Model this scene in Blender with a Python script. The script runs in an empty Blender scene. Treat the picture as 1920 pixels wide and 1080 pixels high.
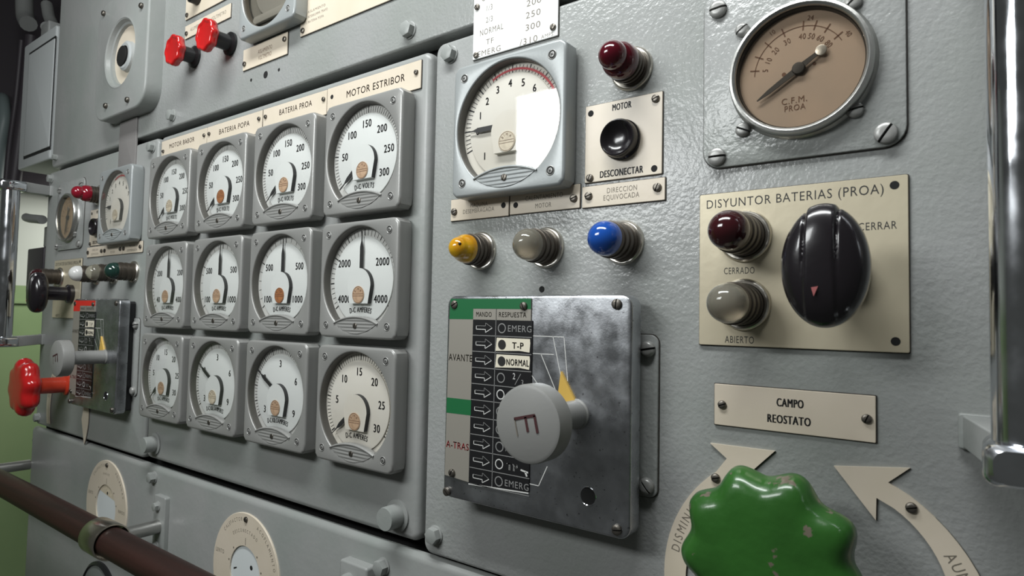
import bpy, bmesh, math, random
from mathutils import Matrix, Vector
random.seed(7)
PI = math.pi
S = 0.001                      # the whole place is measured in millimetres on the switchboard face
Z0 = 1350.0                    # height of the middle meter row above the deck
scn = bpy.context.scene
C = scn.collection

# ------------------------------------------------------------------ camera, world, lights, exposure
cam_d = bpy.data.cameras.new('camera')
cam = bpy.data.objects.new('camera', cam_d); C.objects.link(cam)
right = Vector((0.8020400071828544, 0.5969467095109756, 0.019658404872869944))
down = Vector((-0.012295430368194589, 0.049408655369204954, -0.9987029624301051))
fwd = Vector((-0.5971437425529867, 0.8007580226127153, 0.0469674350075274))
rot = Matrix((right, -down, -fwd)).transposed().to_4x4()
cam.matrix_world = Matrix.Translation(Vector((461.56, -398.37, -32.52 + Z0)) * S) @ rot
cam_d.sensor_width = 36.0
cam_d.lens = 1192.8175 * 36.0 / 1920.0
cam_d.clip_start = 0.01
cam_d.dof.use_dof = True
cam_d.dof.focus_distance = 0.55
cam_d.dof.aperture_fstop = 18.0
scn.camera = cam
scn.view_settings.view_transform = 'Standard'
scn.view_settings.look = 'None'
scn.view_settings.exposure = -0.08
scn.view_settings.gamma = 1.0
scn.view_settings.use_curve_mapping = False

w = bpy.data.worlds.new('world'); scn.world = w; w.use_nodes = True
w.node_tree.nodes['Background'].inputs[0].default_value = (0.88, 0.92, 0.87, 1)
w.node_tree.nodes['Background'].inputs[1].default_value = 0.06

def area(name, loc, aim, sx, sz, power, col=(1, 1, 1)):
    l = bpy.data.lights.new(name, 'AREA'); l.shape = 'RECTANGLE'
    l.size = sx * S; l.size_y = sz * S; l.energy = power; l.color = col
    o = bpy.data.objects.new(name, l); C.objects.link(o)
    o.location = Vector((loc[0], loc[1], loc[2] + Z0)) * S
    d = Vector(aim).normalized()
    o.rotation_euler = d.to_track_quat('-Z', 'Y').to_euler()
    return o
# apart from the added wall fill: the fluorescent fittings of the passage, behind and above the photographer
area('passage_light', (-190, -850, 400), (0, 1, 0), 500, 200, 6.2, (0.97, 1.0, 1.0))
area('far_passage_light', (-1745, -850, 485), (0, 1, 0), 200, 110, 1.0, (1.0, 1.0, 0.97))
area('overhead_light', (150, -420, 800), (0.0, 0.4, -1), 800, 140, 11.5, (0.97, 1.0, 1.0))
area('wall_fill_light', (-1300, 430, 235), (-0.5, -0.25, -1), 300, 160, 2.6, (1.0, 1.0, 0.95))  # added fill lamp, hidden behind the switchboard, to brighten the green wall

# ------------------------------------------------------------------ materials
def mat(name, col, rough=0.5, metal=0.0, bump=None, var=None, coat=0.0, trans=0.0, ior=1.45, chips=None, spec=0.5, rvar=None, wood=False):
    m = bpy.data.materials.new(name); m.use_nodes = True
    nt = m.node_tree; b = nt.nodes['Principled BSDF']
    b.inputs['Base Color'].default_value = (*col, 1); b.inputs['Roughness'].default_value = rough
    b.inputs['Metallic'].default_value = metal; b.inputs['Coat Weight'].default_value = coat
    b.inputs['Coat Roughness'].default_value = 0.08
    b.inputs['Transmission Weight'].default_value = trans; b.inputs['IOR'].default_value = ior
    b.inputs['Specular IOR Level'].default_value = spec
    tc = nt.nodes.new('ShaderNodeTexCoord')
    def noise(scale, detail=3.0, stretch=None):
        n = nt.nodes.new('ShaderNodeTexNoise'); n.inputs['Scale'].default_value = scale; n.inputs['Detail'].default_value = detail
        if stretch:
            mp = nt.nodes.new('ShaderNodeMapping'); mp.inputs['Scale'].default_value = stretch
            nt.links.new(tc.outputs['Object'], mp.inputs[0]); nt.links.new(mp.outputs[0], n.inputs[0])
        else: nt.links.new(tc.outputs['Object'], n.inputs[0])
        return n
    def ramp(src, a, bb):
        r = nt.nodes.new('ShaderNodeMapRange'); r.inputs[1].default_value = a; r.inputs[2].default_value = bb
        nt.links.new(src, r.inputs[0]); return r.outputs[0]
    colsock = None
    if var:
        n = noise(var[0], 4.0, (0.03, 1, 1) if wood else (var[2] if len(var) > 3 else None))
        mx = nt.nodes.new('ShaderNodeMix'); mx.data_type = 'RGBA'
        mx.inputs[6].default_value = (*col, 1); mx.inputs[7].default_value = (*var[1], 1)
        nt.links.new(ramp(n.outputs[0], 0.38, 0.66), mx.inputs[0]); colsock = mx.outputs[2]
    if chips:
        n = noise(chips[0], 5.0); mx = nt.nodes.new('ShaderNodeMix'); mx.data_type = 'RGBA'
        if colsock: nt.links.new(colsock, mx.inputs[6])
        else: mx.inputs[6].default_value = (*col, 1)
        mx.inputs[7].default_value = (*chips[1], 1)
        nt.links.new(ramp(n.outputs[0], chips[2], chips[2] + 0.02), mx.inputs[0]); colsock = mx.outputs[2]
    if colsock: nt.links.new(colsock, b.inputs['Base Color'])
    if rvar:
        n = noise(rvar[0], 5.0)
        r = nt.nodes.new('ShaderNodeMapRange'); r.inputs[1].default_value = 0.35; r.inputs[2].default_value = 0.68
        r.inputs[3].default_value = rvar[1]; r.inputs[4].default_value = rvar[2]
        nt.links.new(n.outputs[0], r.inputs[0]); nt.links.new(r.outputs[0], b.inputs['Roughness'])
    if bump:
        prev = None
        for sc, dist, st in bump:
            n = noise(sc, 2.0); bp = nt.nodes.new('ShaderNodeBump')
            bp.inputs['Distance'].default_value = dist; bp.inputs['Strength'].default_value = st
            nt.links.new(n.outputs[0], bp.inputs['Height'])
            if prev: nt.links.new(prev, bp.inputs['Normal'])
            prev = bp.outputs[0]
        nt.links.new(prev, b.inputs['Normal'])
    return m

def glass_mat(name, tint=(1, 1, 1), ior=1.5):
    m = bpy.data.materials.new(name); m.use_nodes = True; nt = m.node_tree
    nt.nodes.remove(nt.nodes['Principled BSDF'])
    out = nt.nodes['Material Output']
    t = nt.nodes.new('ShaderNodeBsdfTransparent'); t.inputs[0].default_value = (*tint, 1)
    g = nt.nodes.new('ShaderNodeBsdfGlossy'); g.inputs['Roughness'].default_value = 0.03
    lw = nt.nodes.new('ShaderNodeLayerWeight'); lw.inputs[0].default_value = 0.5
    pw = nt.nodes.new('ShaderNodeMath'); pw.operation = 'POWER'; pw.inputs[1].default_value = 5.0
    f = nt.nodes.new('ShaderNodeMath'); f.operation = 'MULTIPLY_ADD'; f.inputs[1].default_value = 0.96; f.inputs[2].default_value = 0.04
    nt.links.new(lw.outputs['Facing'], pw.inputs[0]); nt.links.new(pw.outputs[0], f.inputs[0])
    x = nt.nodes.new('ShaderNodeMixShader')
    nt.links.new(f.outputs[0], x.inputs[0]); nt.links.new(t.outputs[0], x.inputs[1]); nt.links.new(g.outputs[0], x.inputs[2])
    nt.links.new(x.outputs[0], out.inputs[0]); return m

GREY = (0.318, 0.325, 0.32)
M = dict(
    paint=mat('grey_rough_paint', GREY, 0.25, 0, [(330, 0.0008, 0.5), (120, 0.0008, 0.3), (30, 0.002, 0.2)], (9, (0.28, 0.295, 0.28))),
    paint_s=mat('grey_smooth_paint', (0.30, 0.305, 0.298), 0.36, 0, [(160, 0.0006, 0.35), (30, 0.002, 0.2)], (10, (0.26, 0.28, 0.265))),
    paint_d=mat('dark_grey_paint', (0.17, 0.18, 0.175), 0.4, 0, [(160, 0.0005, 0.3)]),
    case=mat('meter_grey_enamel', (0.30, 0.30, 0.288), 0.34, 0.25, [(600, 0.0002, 0.2)]),
    case_b=mat('meter_blue_grey_enamel', (0.315, 0.335, 0.335), 0.34, 0.15, [(600, 0.0002, 0.2)]),
    patch=mat('brownish_grey_paint', (0.21, 0.20, 0.195), 0.45, 0, [(160, 0.0005, 0.3)]),
    dial=mat('white_dial', (0.70, 0.72, 0.695), 0.5),
    dial_w=mat('aged_cream_dial', (0.72, 0.695, 0.625), 0.5, var=(14, (0.67, 0.63, 0.545))),
    band_shade=mat('shaded_scale_band', (0.58, 0.58, 0.55), 0.5),  # scale ring greyed to stand for the shade of the rim
    ink=mat('black_ink', (0.02, 0.02, 0.02), 0.5),
    ink_f=mat('worn_brown_ink', (0.13, 0.065, 0.04), 0.6),
    ink_g=mat('faded_engraving', (0.16, 0.14, 0.11), 0.6),
    red_ink=mat('red_ink', (0.55, 0.04, 0.05), 0.5),
    badge=mat('tan_badge', (0.55, 0.38, 0.25), 0.45, var=(300, (0.45, 0.30, 0.19))),
    badge_o=mat('orange_badge', (0.42, 0.17, 0.06), 0.45, var=(300, (0.30, 0.12, 0.05))),
    badge_p=mat('pale_badge', (0.66, 0.58, 0.44), 0.45, var=(300, (0.55, 0.48, 0.36))),
    black=mat('black_enamel', (0.012, 0.012, 0.013), 0.35),
    void=mat('dark_hollow', (0.006, 0.006, 0.006), 0.8),
    bake=mat('black_bakelite', (0.012, 0.010, 0.012), 0.22, coat=0.4, bump=[(200, 0.0003, 0.2)]),
    glass=glass_mat('clear_glass'),
    glass_c=glass_mat('clouded_glass', (0.93, 0.9, 0.86)),
    steel=mat('dull_steel', (0.46, 0.46, 0.44), 0.32, 0.9, [(300, 0.0003, 0.3)]),
    screw=mat('dark_screw_steel', (0.17, 0.155, 0.135), 0.42, 0.9, [(400, 0.0003, 0.4)]),
    nickel=mat('nickel_ring', (0.60, 0.57, 0.51), 0.28, 0.95, [(250, 0.0003, 0.3)]),
    collar=mat('dark_brown_collar', (0.10, 0.085, 0.07), 0.38, 0.7),
    chrome=mat('chrome', (0.72, 0.74, 0.78), 0.1, 1.0, [(25, 0.001, 0.12)], rvar=(40, 0.05, 0.22)),
    chrome_p=mat('pitted_chrome', (0.50, 0.515, 0.54), 0.3, 0.95, [(700, 0.0002, 0.2), (14, 0.0006, 0.06)], (60, (0.38, 0.39, 0.41)), rvar=(70, 0.2, 0.36), chips=(380, (0.2, 0.2, 0.21), 0.67)),
    cream=mat('ivory_plate', (0.66, 0.58, 0.475), 0.34, 0, [(220, 0.0003, 0.2)], (16, (0.61, 0.54, 0.425))),
    white_pl=mat('white_card_plate', (0.86, 0.87, 0.85), 0.3),
    brass=mat('dull_brass_plate', (0.60, 0.54, 0.40), 0.38, 0.3, [(160, 0.0004, 0.2)], (12, (0.52, 0.46, 0.335))),
    edge=mat('dark_plate_edge', (0.035, 0.03, 0.025), 0.6),
    collar_b=mat('brushed_brass_collar', (0.62, 0.57, 0.49), 0.24, 1.0, [(200, 0.0003, 0.2)]),
    red=mat('red_gloss_paint', (0.46, 0.012, 0.012), 0.2, coat=0.5, bump=[(90, 0.001, 0.2)]),
    red_o=mat('orange_red_paint', (0.50, 0.045, 0.02), 0.3, coat=0.3),
    green=mat('green_gloss_paint', (0.028, 0.115, 0.018), 0.3, coat=0.35, bump=[(70, 0.002, 0.3), (300, 0.0003, 0.3)], var=(25, (0.022, 0.09, 0.014)), chips=(75, (0.14, 0.12, 0.09), 0.645)),
    green_f=mat('flag_green', (0.014, 0.13, 0.045), 0.4),
    red_f=mat('flag_red', (0.62, 0.03, 0.02), 0.4),
    legend=mat('legend_strip_grey', (0.33, 0.31, 0.27), 0.45, 0.3),
    white_ln=mat('white_engraving', (0.62, 0.62, 0.60), 0.5),
    dim_ln=mat('dim_engraving', (0.24, 0.24, 0.235), 0.5),
    ivory=mat('worn_ivory_paint', (0.74, 0.69, 0.56), 0.5, chips=(170, (0.03, 0.03, 0.03), 0.70)),
    knob=mat('grey_knob_paint', (0.235, 0.235, 0.225), 0.42, 0, [(300, 0.0002, 0.2)]),
    yellow=mat('yellow_pointer', (0.62, 0.40, 0.09), 0.4),
    sepia=mat('brown_aged_dial', (0.42, 0.335, 0.27), 0.5, var=(22, (0.36, 0.30, 0.25))),
    sepia_l=mat('tan_aged_dial', (0.52, 0.40, 0.27), 0.5, var=(22, (0.47, 0.36, 0.25))),
    wood=mat('dark_wood', (0.034, 0.012, 0.009), 0.5, 0, [(120, 0.0005, 0.3)], (90, (0.017, 0.008, 0.006)), wood=True),
    wall_g=mat('green_wall_paint', (0.25, 0.34, 0.165), 0.45, 0, [(30, 0.001, 0.2)], (3, (0.20, 0.29, 0.135))),
    wall_p=mat('pale_wall_paint', (0.50, 0.53, 0.47), 0.5),
    conduit=mat('pale_conduit', (0.20, 0.205, 0.20), 0.45),
    cable=mat('black_cable', (0.03, 0.025, 0.03), 0.5),
    cab=mat('light_grey_cabinet', (0.40, 0.42, 0.42), 0.4, 0, [(60, 0.001, 0.2)]),
    d_yel=mat('amber_lens', (0.72, 0.42, 0.015), 0.14, trans=0.15, coat=0.5, var=(60, (0.58, 0.24, 0.012))),
    d_clr=mat('clear_lens', (0.74, 0.70, 0.57), 0.06, trans=0.82, coat=0.4, ior=1.3),
    d_wht=mat('milky_lens', (0.78, 0.78, 0.76), 0.25, trans=0.2, coat=0.3),
    d_blu=mat('blue_lens', (0.012, 0.075, 0.36), 0.12, coat=0.6),
    d_red=mat('deep_red_lens', (0.075, 0.004, 0.010), 0.12, coat=0.6),
    d_red2=mat('crimson_lens', (0.22, 0.008, 0.02), 0.12, coat=0.6),
    d_drk=mat('dark_red_lens', (0.035, 0.006, 0.008), 0.12, coat=0.6),
    d_grn=mat('dark_green_lens', (0.012, 0.035, 0.028), 0.12, coat=0.6),
    bezel_shade=mat('shaded_bezel_wall', (0.10, 0.095, 0.085), 0.45),  # inner wall of the aperture, its shade put into the colour
    cover_side_shade=mat('shaded_cover_side', (0.03, 0.03, 0.03), 0.6),  # movement cover sides, blackened for the gap and shade beside the cover
    teal=mat('teal_bracket_paint', (0.12, 0.15, 0.15), 0.45),
    trough=mat('grey_white_face', (0.66, 0.70, 0.70), 0.5),
)

# ------------------------------------------------------------------ mesh building
def rr(x0, x1, z0, z1, r, n=6):
    def f(d=0.0):
        a0, a1, b0, b1, q = x0 + d, x1 - d, z0 + d, z1 - d, max(r - d, 0.01)
        P = []
        for cx, cz, st in ((a1 - q, b1 - q, 0), (a0 + q, b1 - q, 90), (a0 + q, b0 + q, 180), (a1 - q, b0 + q, 270)):
            for k in range(n + 1):
                t = math.radians(st + 90 * k / n); P.append((cx + q * math.cos(t), cz + q * math.sin(t)))
        return P
    return f
def circ(cx, cz, r, n=40):
    return lambda d=0.0: [(cx + (r - d) * math.cos(2 * PI * k / n), cz + (r - d) * math.sin(2 * PI * k / n)) for k in range(n)]
def poly(P):
    return lambda d=0.0: list(P)
def hexa(cx, cz, r, a=0):
    return lambda d=0.0: [(cx + (r - d) * math.cos(a + PI / 3 * k), cz + (r - d) * math.sin(a + PI / 3 * k)) for k in range(6)]

GLY = {}
def glyph(s, off):
    if (s, off) in GLY: return GLY[(s, off)]
    c = bpy.data.curves.new('lettering', 'FONT'); c.body = s; c.size = 1.0; c.space_character = 1.12; c.resolution_u = 3; c.offset = off
    c.fill_mode = 'FRONT'
    o = bpy.data.objects.new('lettering', c)
    me = bpy.data.meshes.new_from_object(o)
    v = [(p.co.x, p.co.y) for p in me.vertices]; f = [tuple(p.vertices) for p in me.polygons]
    bpy.data.objects.remove(o); bpy.data.curves.remove(c); bpy.data.meshes.remove(me)
    GLY[(s, off)] = (v, f); return v, f
CAP = max(p[1] for p in glyph('H', 0.0)[0])

class B:
    """collects shapes (mm, x right, z up, -y towards the viewer) and links them as ONE mesh object"""
    def __init__(s): s.v = []; s.f = []; s.mi = []
    def loft(s, loops, m=0, c0=False, c1=False, closed=True):
        n = len(loops[0]); b = len(s.v)
        for L in loops: s.v.extend(L)
        for i in range(len(loops) - 1):
            for k in range(n if closed else n - 1):
                a = b + i * n + k; d = b + i * n + (k + 1) % n
                s.f.append((a, d, d + n, a + n)); s.mi.append(m)
        if c0: s.f.append(tuple(b + k for k in range(n))); s.mi.append(m)
        if c1: s.f.append(tuple(b + (len(loops) - 1) * n + k for k in range(n))); s.mi.append(m)
        return s
    def prism(s, ol, yf, yb, bev=0.0, m=0, seg=3, back=True):
        Ls = [[(x, yb, z) for x, z in ol(0)]]
        if bev > 0:
            for k in range(seg + 1):
                t = PI / 2 * k / seg
                Ls.append([(x, yf + bev * (1 - math.sin(t)), z) for x, z in ol(bev * (1 - math.cos(t)))])
        else: Ls.append([(x, yf, z) for x, z in ol(0)])
        return s.loft(Ls, m, back, True)
    def box(s, x0, x1, y0, y1, z0, z1, m=0, r=0.0):
        return s.prism(rr(x0, x1, z0, z1, max(r, 0.02), 4 if r else 1), y0, y1, min(r, 3.0) if r else 0, m)
    def lathe(s, prof, cx=0, cz=0, n=40, m=0, cap=True, cap0=False):
        Ls = [[(cx + r * math.cos(2 * PI * k / n), y, cz + r * math.sin(2 * PI * k / n)) for k in range(n)] for r, y in prof]
        return s.loft(Ls, m, cap0, cap)
    def disc(s, cx, cz, r, y, m=0, n=40):
        s.v.extend([(cx + r * math.cos(2 * PI * k / n), y, cz + r * math.sin(2 * PI * k / n)) for k in range(n)])
        s.f.append(tuple(range(len(s.v) - n, len(s.v)))); s.mi.append(m); return s
    def flat(s, P, y, m=0):
        b = len(s.v); s.v.extend([(x, y, z) for x, z in P]); s.f.append(tuple(range(b, b + len(P)))); s.mi.append(m); return s
    def line(s, x0, z0, x1, z1, wd, y, m=0):
        dx, dz = x1 - x0, z1 - z0; L = math.hypot(dx, dz) or 1; nx, nz = -dz / L * wd / 2, dx / L * wd / 2
        return s.flat([(x0 + nx, z0 + nz), (x0 - nx, z0 - nz), (x1 - nx, z1 - nz), (x1 + nx, z1 + nz)], y, m)
    def ring(s, cx, cz, r0, r1, y, m=0, a0=0, a1=360, n=48):
        full = a1 - a0 >= 360
        A = [math.radians(a0 + (a1 - a0) * k / n) for k in range(n if full else n + 1)]
        return s.loft([[(cx + r * math.cos(t), y, cz + r * math.sin(t)) for t in A] for r in (r0, r1)], m, closed=full)
    def tube(s, P, r, n=14, m=0, caps=True):
        P = [Vector(p) for p in P]; rs = r if isinstance(r, (list, tuple)) else [r] * len(P); Ls = []; ref = None
        for i, p in enumerate(P):
            t = ((P[i + 1] - p) if i == 0 else (p - P[i - 1]) if i == len(P) - 1 else (P[i + 1] - P[i - 1])).normalized()
            if ref is None: ref = t.orthogonal().normalized()
            ref = (ref - t * ref.dot(t)).normalized(); q = t.cross(ref)
            Ls.append([tuple(p + (ref * math.cos(2 * PI * k / n) + q * math.sin(2 * PI * k / n)) * rs[i]) for k in range(n)])
        return s.loft(Ls, m, caps, caps)
    def text(s, t, x, z, y, h, w=None, sx=0.8, rot=0, m=0, off=0.0, align='C', shear=0.0):
        v, f = glyph(t, 0.0)
        if not v: return s
        if off > 0:
            e = off * h * 1.1; c_, q_ = math.cos(math.radians(rot)), math.sin(math.radians(rot))
            for g_ in (-1, 0): s.text(t, x + g_ * e * c_, z + g_ * e * q_, y - 0.01 * g_, h, w, sx, rot, m, 0.0, align)
            x += e * c_; z += e * q_
        a0 = min(p[0] for p in v); a1 = max(p[0] for p in v); k = h / CAP
        kx = w / (a1 - a0) if w else k * sx
        ox = {'C': (a0 + a1) / 2, 'L': a0, 'R': a1}[align]; b = len(s.v); c, q = math.cos(math.radians(rot)), math.sin(math.radians(rot))
        for X, Y in v:
            u, e = (X - ox) * kx, (Y - CAP / 2) * k
            s.v.append((x + u * c - e * q, y, z + u * q + e * c))
        for g in f: s.f.append(tuple(b + i for i in g)); s.mi.append(m)
        return s
    def arc_text(s, t, cx, cz, r, a, step, y, h, m=0, sx=0.8, off=0.0, fit=None):
        n = len(t); gap = 0.16
        ws = [0.34 if ch == ' ' else (max(p[0] for p in glyph(ch, 0.0)[0]) - min(p[0] for p in glyph(ch, 0.0)[0])) + gap for ch in t]
        tot = sum(ws); acc = 0.0
        if fit: sx = fit / (tot * h / CAP) * 0.96
        for i, ch in enumerate(t):
            q = a - step * n * ((acc + ws[i] / 2) / tot - 0.5); acc += ws[i]
            if ch == ' ': continue
            s.text(ch, cx + r * math.cos(math.radians(q)), cz + r * math.sin(math.radians(q)), y, h, sx=sx, rot=q - 90, m=m, off=off)
        return s
    def slot_screw(s, cx, cz, y0, r, h, ang=20, m=0, md=1):
        """domed head with an open slot"""
        a = math.radians(ang); c, q = math.cos(a), math.sin(a); g = r * 0.13
        for side in (1, -1):
            base = []
            t0 = math.asin(g / r)
            for k in range(13):
                t = t0 + (PI - 2 * t0) * k / 12; base.append((r * math.cos(t), side * r * math.sin(t)))
            def L(sc, y): 
                o = []
                for u, e in base:
                    e2 = side * (g + (abs(e) - g) * sc); u2 = u * sc
                    o.append((cx + u2 * c - e2 * q, y, cz + u2 * q + e2 * c))
                return o
            s.loft([L(1, y0), L(1, y0 - 0.45 * h), L(0.92, y0 - 0.75 * h), L(0.7, y0 - 0.95 * h), L(0.4, y0 - h)], m, False, True)
        s.prism(circ(cx, cz, r * 0.94, 20), y0 - 0.4 * h, y0, 0, md)
        return s
    def hexbolt(s, cx, cz, y0, r, h, ang=0.2, m=0):
        s.lathe([(r * 1.12, y0), (r * 1.12, y0 - 1.0), (r * 1.0, y0 - 1.4)], cx, cz, 24, m)
        s.prism(hexa(cx, cz, r, ang), y0 - h, y0 - 1.2, r * 0.14, m, 2)
        return s
    def obj(s, name, mats, parent=None, label=None, ang=35, cache=None):
        if cache and cache in MESH: me = MESH[cache]
        else:
            me = bpy.data.meshes.new(name)
            me.from_pydata([(x * S, y * S, z * S) for x, y, z in s.v], [], s.f)
            mats = mats if isinstance(mats, (list, tuple)) else [mats]
            for k in mats: me.materials.append(M[k])
            me.polygons.foreach_set('material_index', s.mi)
            bm = bmesh.new(); bm.from_mesh(me); bmesh.ops.recalc_face_normals(bm, faces=bm.faces); bm.to_mesh(me); bm.free()
            me.polygons.foreach_set('use_smooth', [True] * len(me.polygons))
            me.set_sharp_from_angle(angle=math.radians(ang)); me.update()
            if cache: MESH[cache] = me
        o = bpy.data.objects.new(name, me); C.objects.link(o)
        if parent: o.parent = parent
        if label: o['label'] = label
        return o
MESH = {}

def tag(o, label, cat, group=None):
    o['label'] = label; o['category'] = cat
    if group: o['group'] = group
    return o
def put(o, x, z, y=0.0):
    o.location = (x * S, y * S, (z + Z0) * S); return o
def thing(name, label, cat, x, z, y=0.0, group=None):
    o = bpy.data.objects.new(name, None); C.objects.link(o); o.empty_display_size = 0.01
    put(o, x, z, y); return tag(o, label, cat, group)
def struct(o): o['kind'] = 'structure'; return o

# ------------------------------------------------------------------ the setting
b = B(); b.box(-866, 760, 20.5, 60, -800, 700)
struct(put(b.obj('wall_behind', 'void'), 0, 0))
b = B()
b.box(-1640, -1600, -900, 1400, -1300, 28, 0)
b.box(-1640, -1600, -900, 1400, 28, 700, 1)
b.box(-1600, -1592, -900, 1400, -20, -14, 0)
struct(put(b.obj('wall_left', ['wall_g', 'wall_p']), 0, 0))

# ------------------------------------------------------------------ the steel panels of the switchboard
def panel(name, label, x0, x1, z0, z1, m, r=8, bev=6, yf=0.0, yb=20):
    cx, cz = (x0 + x1) / 2, (z0 + z1) / 2
    t = thing(name, label, 'panel', cx, cz, 0, 'switchboard panels')
    p = B(); p.prism(rr(x0 - cx, x1 - cx, z0 - cz, z1 - cz, r), yf, yb, bev, 0, 4); p.obj('plate', m, t)
    return t, cx, cz
def bolts(t, cx, cz, L, r=7.0, h=7, m='paint_s', name='hex_bolt'):
    for i, (x, z) in enumerate(L):
        k = B(); k.hexbolt(0, 0, 0, r, h, 0.2 + 0.7 * i, 0)
        o = k.obj(name, m, t); o.location = ((x - cx) * S, 0, (z - cz) * S)
def hole(t, cx, cz, x, z, r, y=0.0):
    k = B(); k.disc(0, 0, r * 0.93, -0.08, 0, 24); k.lathe([(r * 1.12, 0), (r, -0.3), (r * .93, -0.05)], 0, 0, 24, 0, False)
    o = k.obj('bolt_hole', 'void', t); o.location = ((x - cx) * S, y * S, (z - cz) * S)

P_mid, mx, mz = panel('instrument_panel', 'smooth grey steel panel carrying the twelve square dial meters', -438, 70, -227, 204, 'paint_s', 9, 5.5)
for i, (x, z) in enumerate(((44, -208), (-412, -206))):
    k = B(); k.lathe([(10.2, 0), (10.2, -14), (9.6, -16), (0.3, -16.2)], 0, 0, 28); k.lathe([(14, 0), (14, -1.5), (12.5, -2)], 0, 0, 28, 0)
    o = k.obj('stud', 'paint_s', P_mid); o.location = ((x - mx) * S, 0, (z - mz) * S)
P_r, rx, rz = panel('control_panel', 'grey bumpy painted steel panel on the right with chrome telegraph and green wheel', 76, 760, -232, 206, 'paint', 9, 3)
bolts(P_r, rx, rz, [(94, 193), (90, -215)])
hole(P_r, rx, rz, 192.6, -10.5, 2.2)
P_l, lx, lz = panel('control_panel', 'grey steel panel at the far left with red handwheel', -852, -444, -230, 205, 'paint_s', 9, 4)
bolts(P_l, lx, lz, [(-459, 193), (-836, 193), (-838, -218)])
P_s, sx_, sz_ = panel('upper_panel', 'grey steel panel above the meters with two red knobs', -536, 760, 213.5, 640, 'paint', 6, 2.2)
bolts(P_s, sx_, sz_, [(42, 228), (-405, 228)], 7.5, 7)
hole(P_s, sx_, sz_, -189.4, 237, 3.8); hole(P_s, sx_, sz_, -163.5, 237, 1.7); hole(P_s, sx_, sz_, -218.7, 237, 1.7)
P_ul, ux, uz = panel('upper_panel', 'grey steel panel at upper left behind the box with a round opening', -842, -541, 212, 640, 'paint_s', 9, 4)
bolts(P_ul, ux, uz, [(-820, 228)], 5, 6)
P_lo, ox, oz = panel('lower_panel', 'grey steel panel along the bottom with round legend discs', -868, 760, -700, -235.5, 'paint_s', 9, 7, 0.0, 7.5)
bolts(P_lo, ox, oz, [(28, -256), (-411, -249)], 7, 8)
for i, z in enumerate((-262, -300, -352)):
    k = B(); k.tube([(-2, 12, 0), (-9, 12, 0), (-9.5, 12, 0), (-16, 12, 0)], [9, 9, 5.5, 5.5], 8)
    o = k.obj('edge_bolt', 'paint_d', P_lo); o.location = ((-866 - ox) * S, 0, (z - oz) * S)
k = B(); k.prism(rr(-28, 28, -40, 40, 2), -2.5, 0, 0.6)
tag(put(k.obj('cover_strip', 'patch'), -536, 205), 'brownish grey strip between the round opening box and the left square meter', 'plate')

# ------------------------------------------------------------------ square panel meters
N = 96
def polar(hw, hh, r, th):
    c, q = math.cos(th), math.sin(th); lo, hi = 0.0, 200.0
    for _ in range(30):
        t = (lo + hi) / 2; x, z = abs(t * c), abs(t * q)
        dx, dz = max(x - (hw - r), 0), max(z - (hh - r), 0)
        ins = (x <= hw and z <= hh and math.hypot(dx, dz) <= r)
        lo, hi = (t, hi) if ins else (lo, t)
    return lo * c, lo * q
TH = [2 * PI * k / N + PI / N for k in range(N)]
def sq(h, r): return [polar(h, h, r, t) for t in TH]
def ci(r): return [(r * math.cos(t), r * math.sin(t)) for t in TH]
def lp(P, y): return [(x, y, z) for x, z in P]
FRONT = -17.5
def case_mesh():
    m = B()
    L = [lp(sq(52, 7), 0), lp(sq(54, 7), -3), lp(sq(54, 7), FRONT + 2.5)]
    for k in range(1, 5):
        t = PI / 2 * k / 4; d = 2.5 * (1 - math.cos(t)); L.append(lp(sq(54 - d, 7 - d), FRONT + 2.5 * (1 - math.sin(t))))
    L += [lp(ci(50.2), FRONT), lp(ci(49.7), FRONT + 0.2), lp(ci(49.3), FRONT + 0.7)]
    m.loft(L, 0, True, False)
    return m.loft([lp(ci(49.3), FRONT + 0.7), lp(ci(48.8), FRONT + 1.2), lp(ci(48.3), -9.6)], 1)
def lens_mesh():
    m = B(); nu, nv = 28, 44; x1 = 30.2; cz = -35.0 - 78
    g = []
    for i in range(nu + 1):
        x = -x1 + 2 * x1 * i / nu; zt = cz + math.sqrt(78 ** 2 - x * x); zb = -math.sqrt(49.6 ** 2 - x * x)
        if zb > zt - 0.02: zb = zt - 0.02
        g.append([(x, FRONT - 0.35 - 0.2 * math.cos((zb + (zt - zb) * j / nv) * 2 * PI / 3.1), zb + (zt - zb) * j / nv) for j in range(nv + 1)])
    m.loft(g, 0, closed=False)
    m.loft([[(p[0][0], FRONT + 4, p[0][2]) for p in g], [p[0] for p in g]], 0, closed=False)
    # raised lip along the upper arc
    lip = []
    for dz, y in ((-0.6, FRONT + 0.2), (-0.4, FRONT - 0.9), (0.4, FRONT - 1.2), (1.2, FRONT - 0.8), (1.5, FRONT + 0.2), (1.5, FRONT + 5)):
        lip.append([(p[-1][0], y, p[-1][2] + dz) for p in g])
    m.loft(lip, 0, closed=False)
    return m
def arch(hw, top, bot, n=16):
    c = top - hw
    def f(d=0.0):
        w_ = hw - d
        return [(w_ - 3.2, bot + d)] + [(w_ * math.cos(PI * k / n), c + w_ * math.sin(PI * k / n)) for k in range(n + 1)] + [(-w_ + 3.2, bot + d)]
    return f
def pol(a, r):            # a: degrees clockwise from straight up
    t = math.radians(90 - a); return r * math.cos(t), r * math.sin(t)

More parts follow.
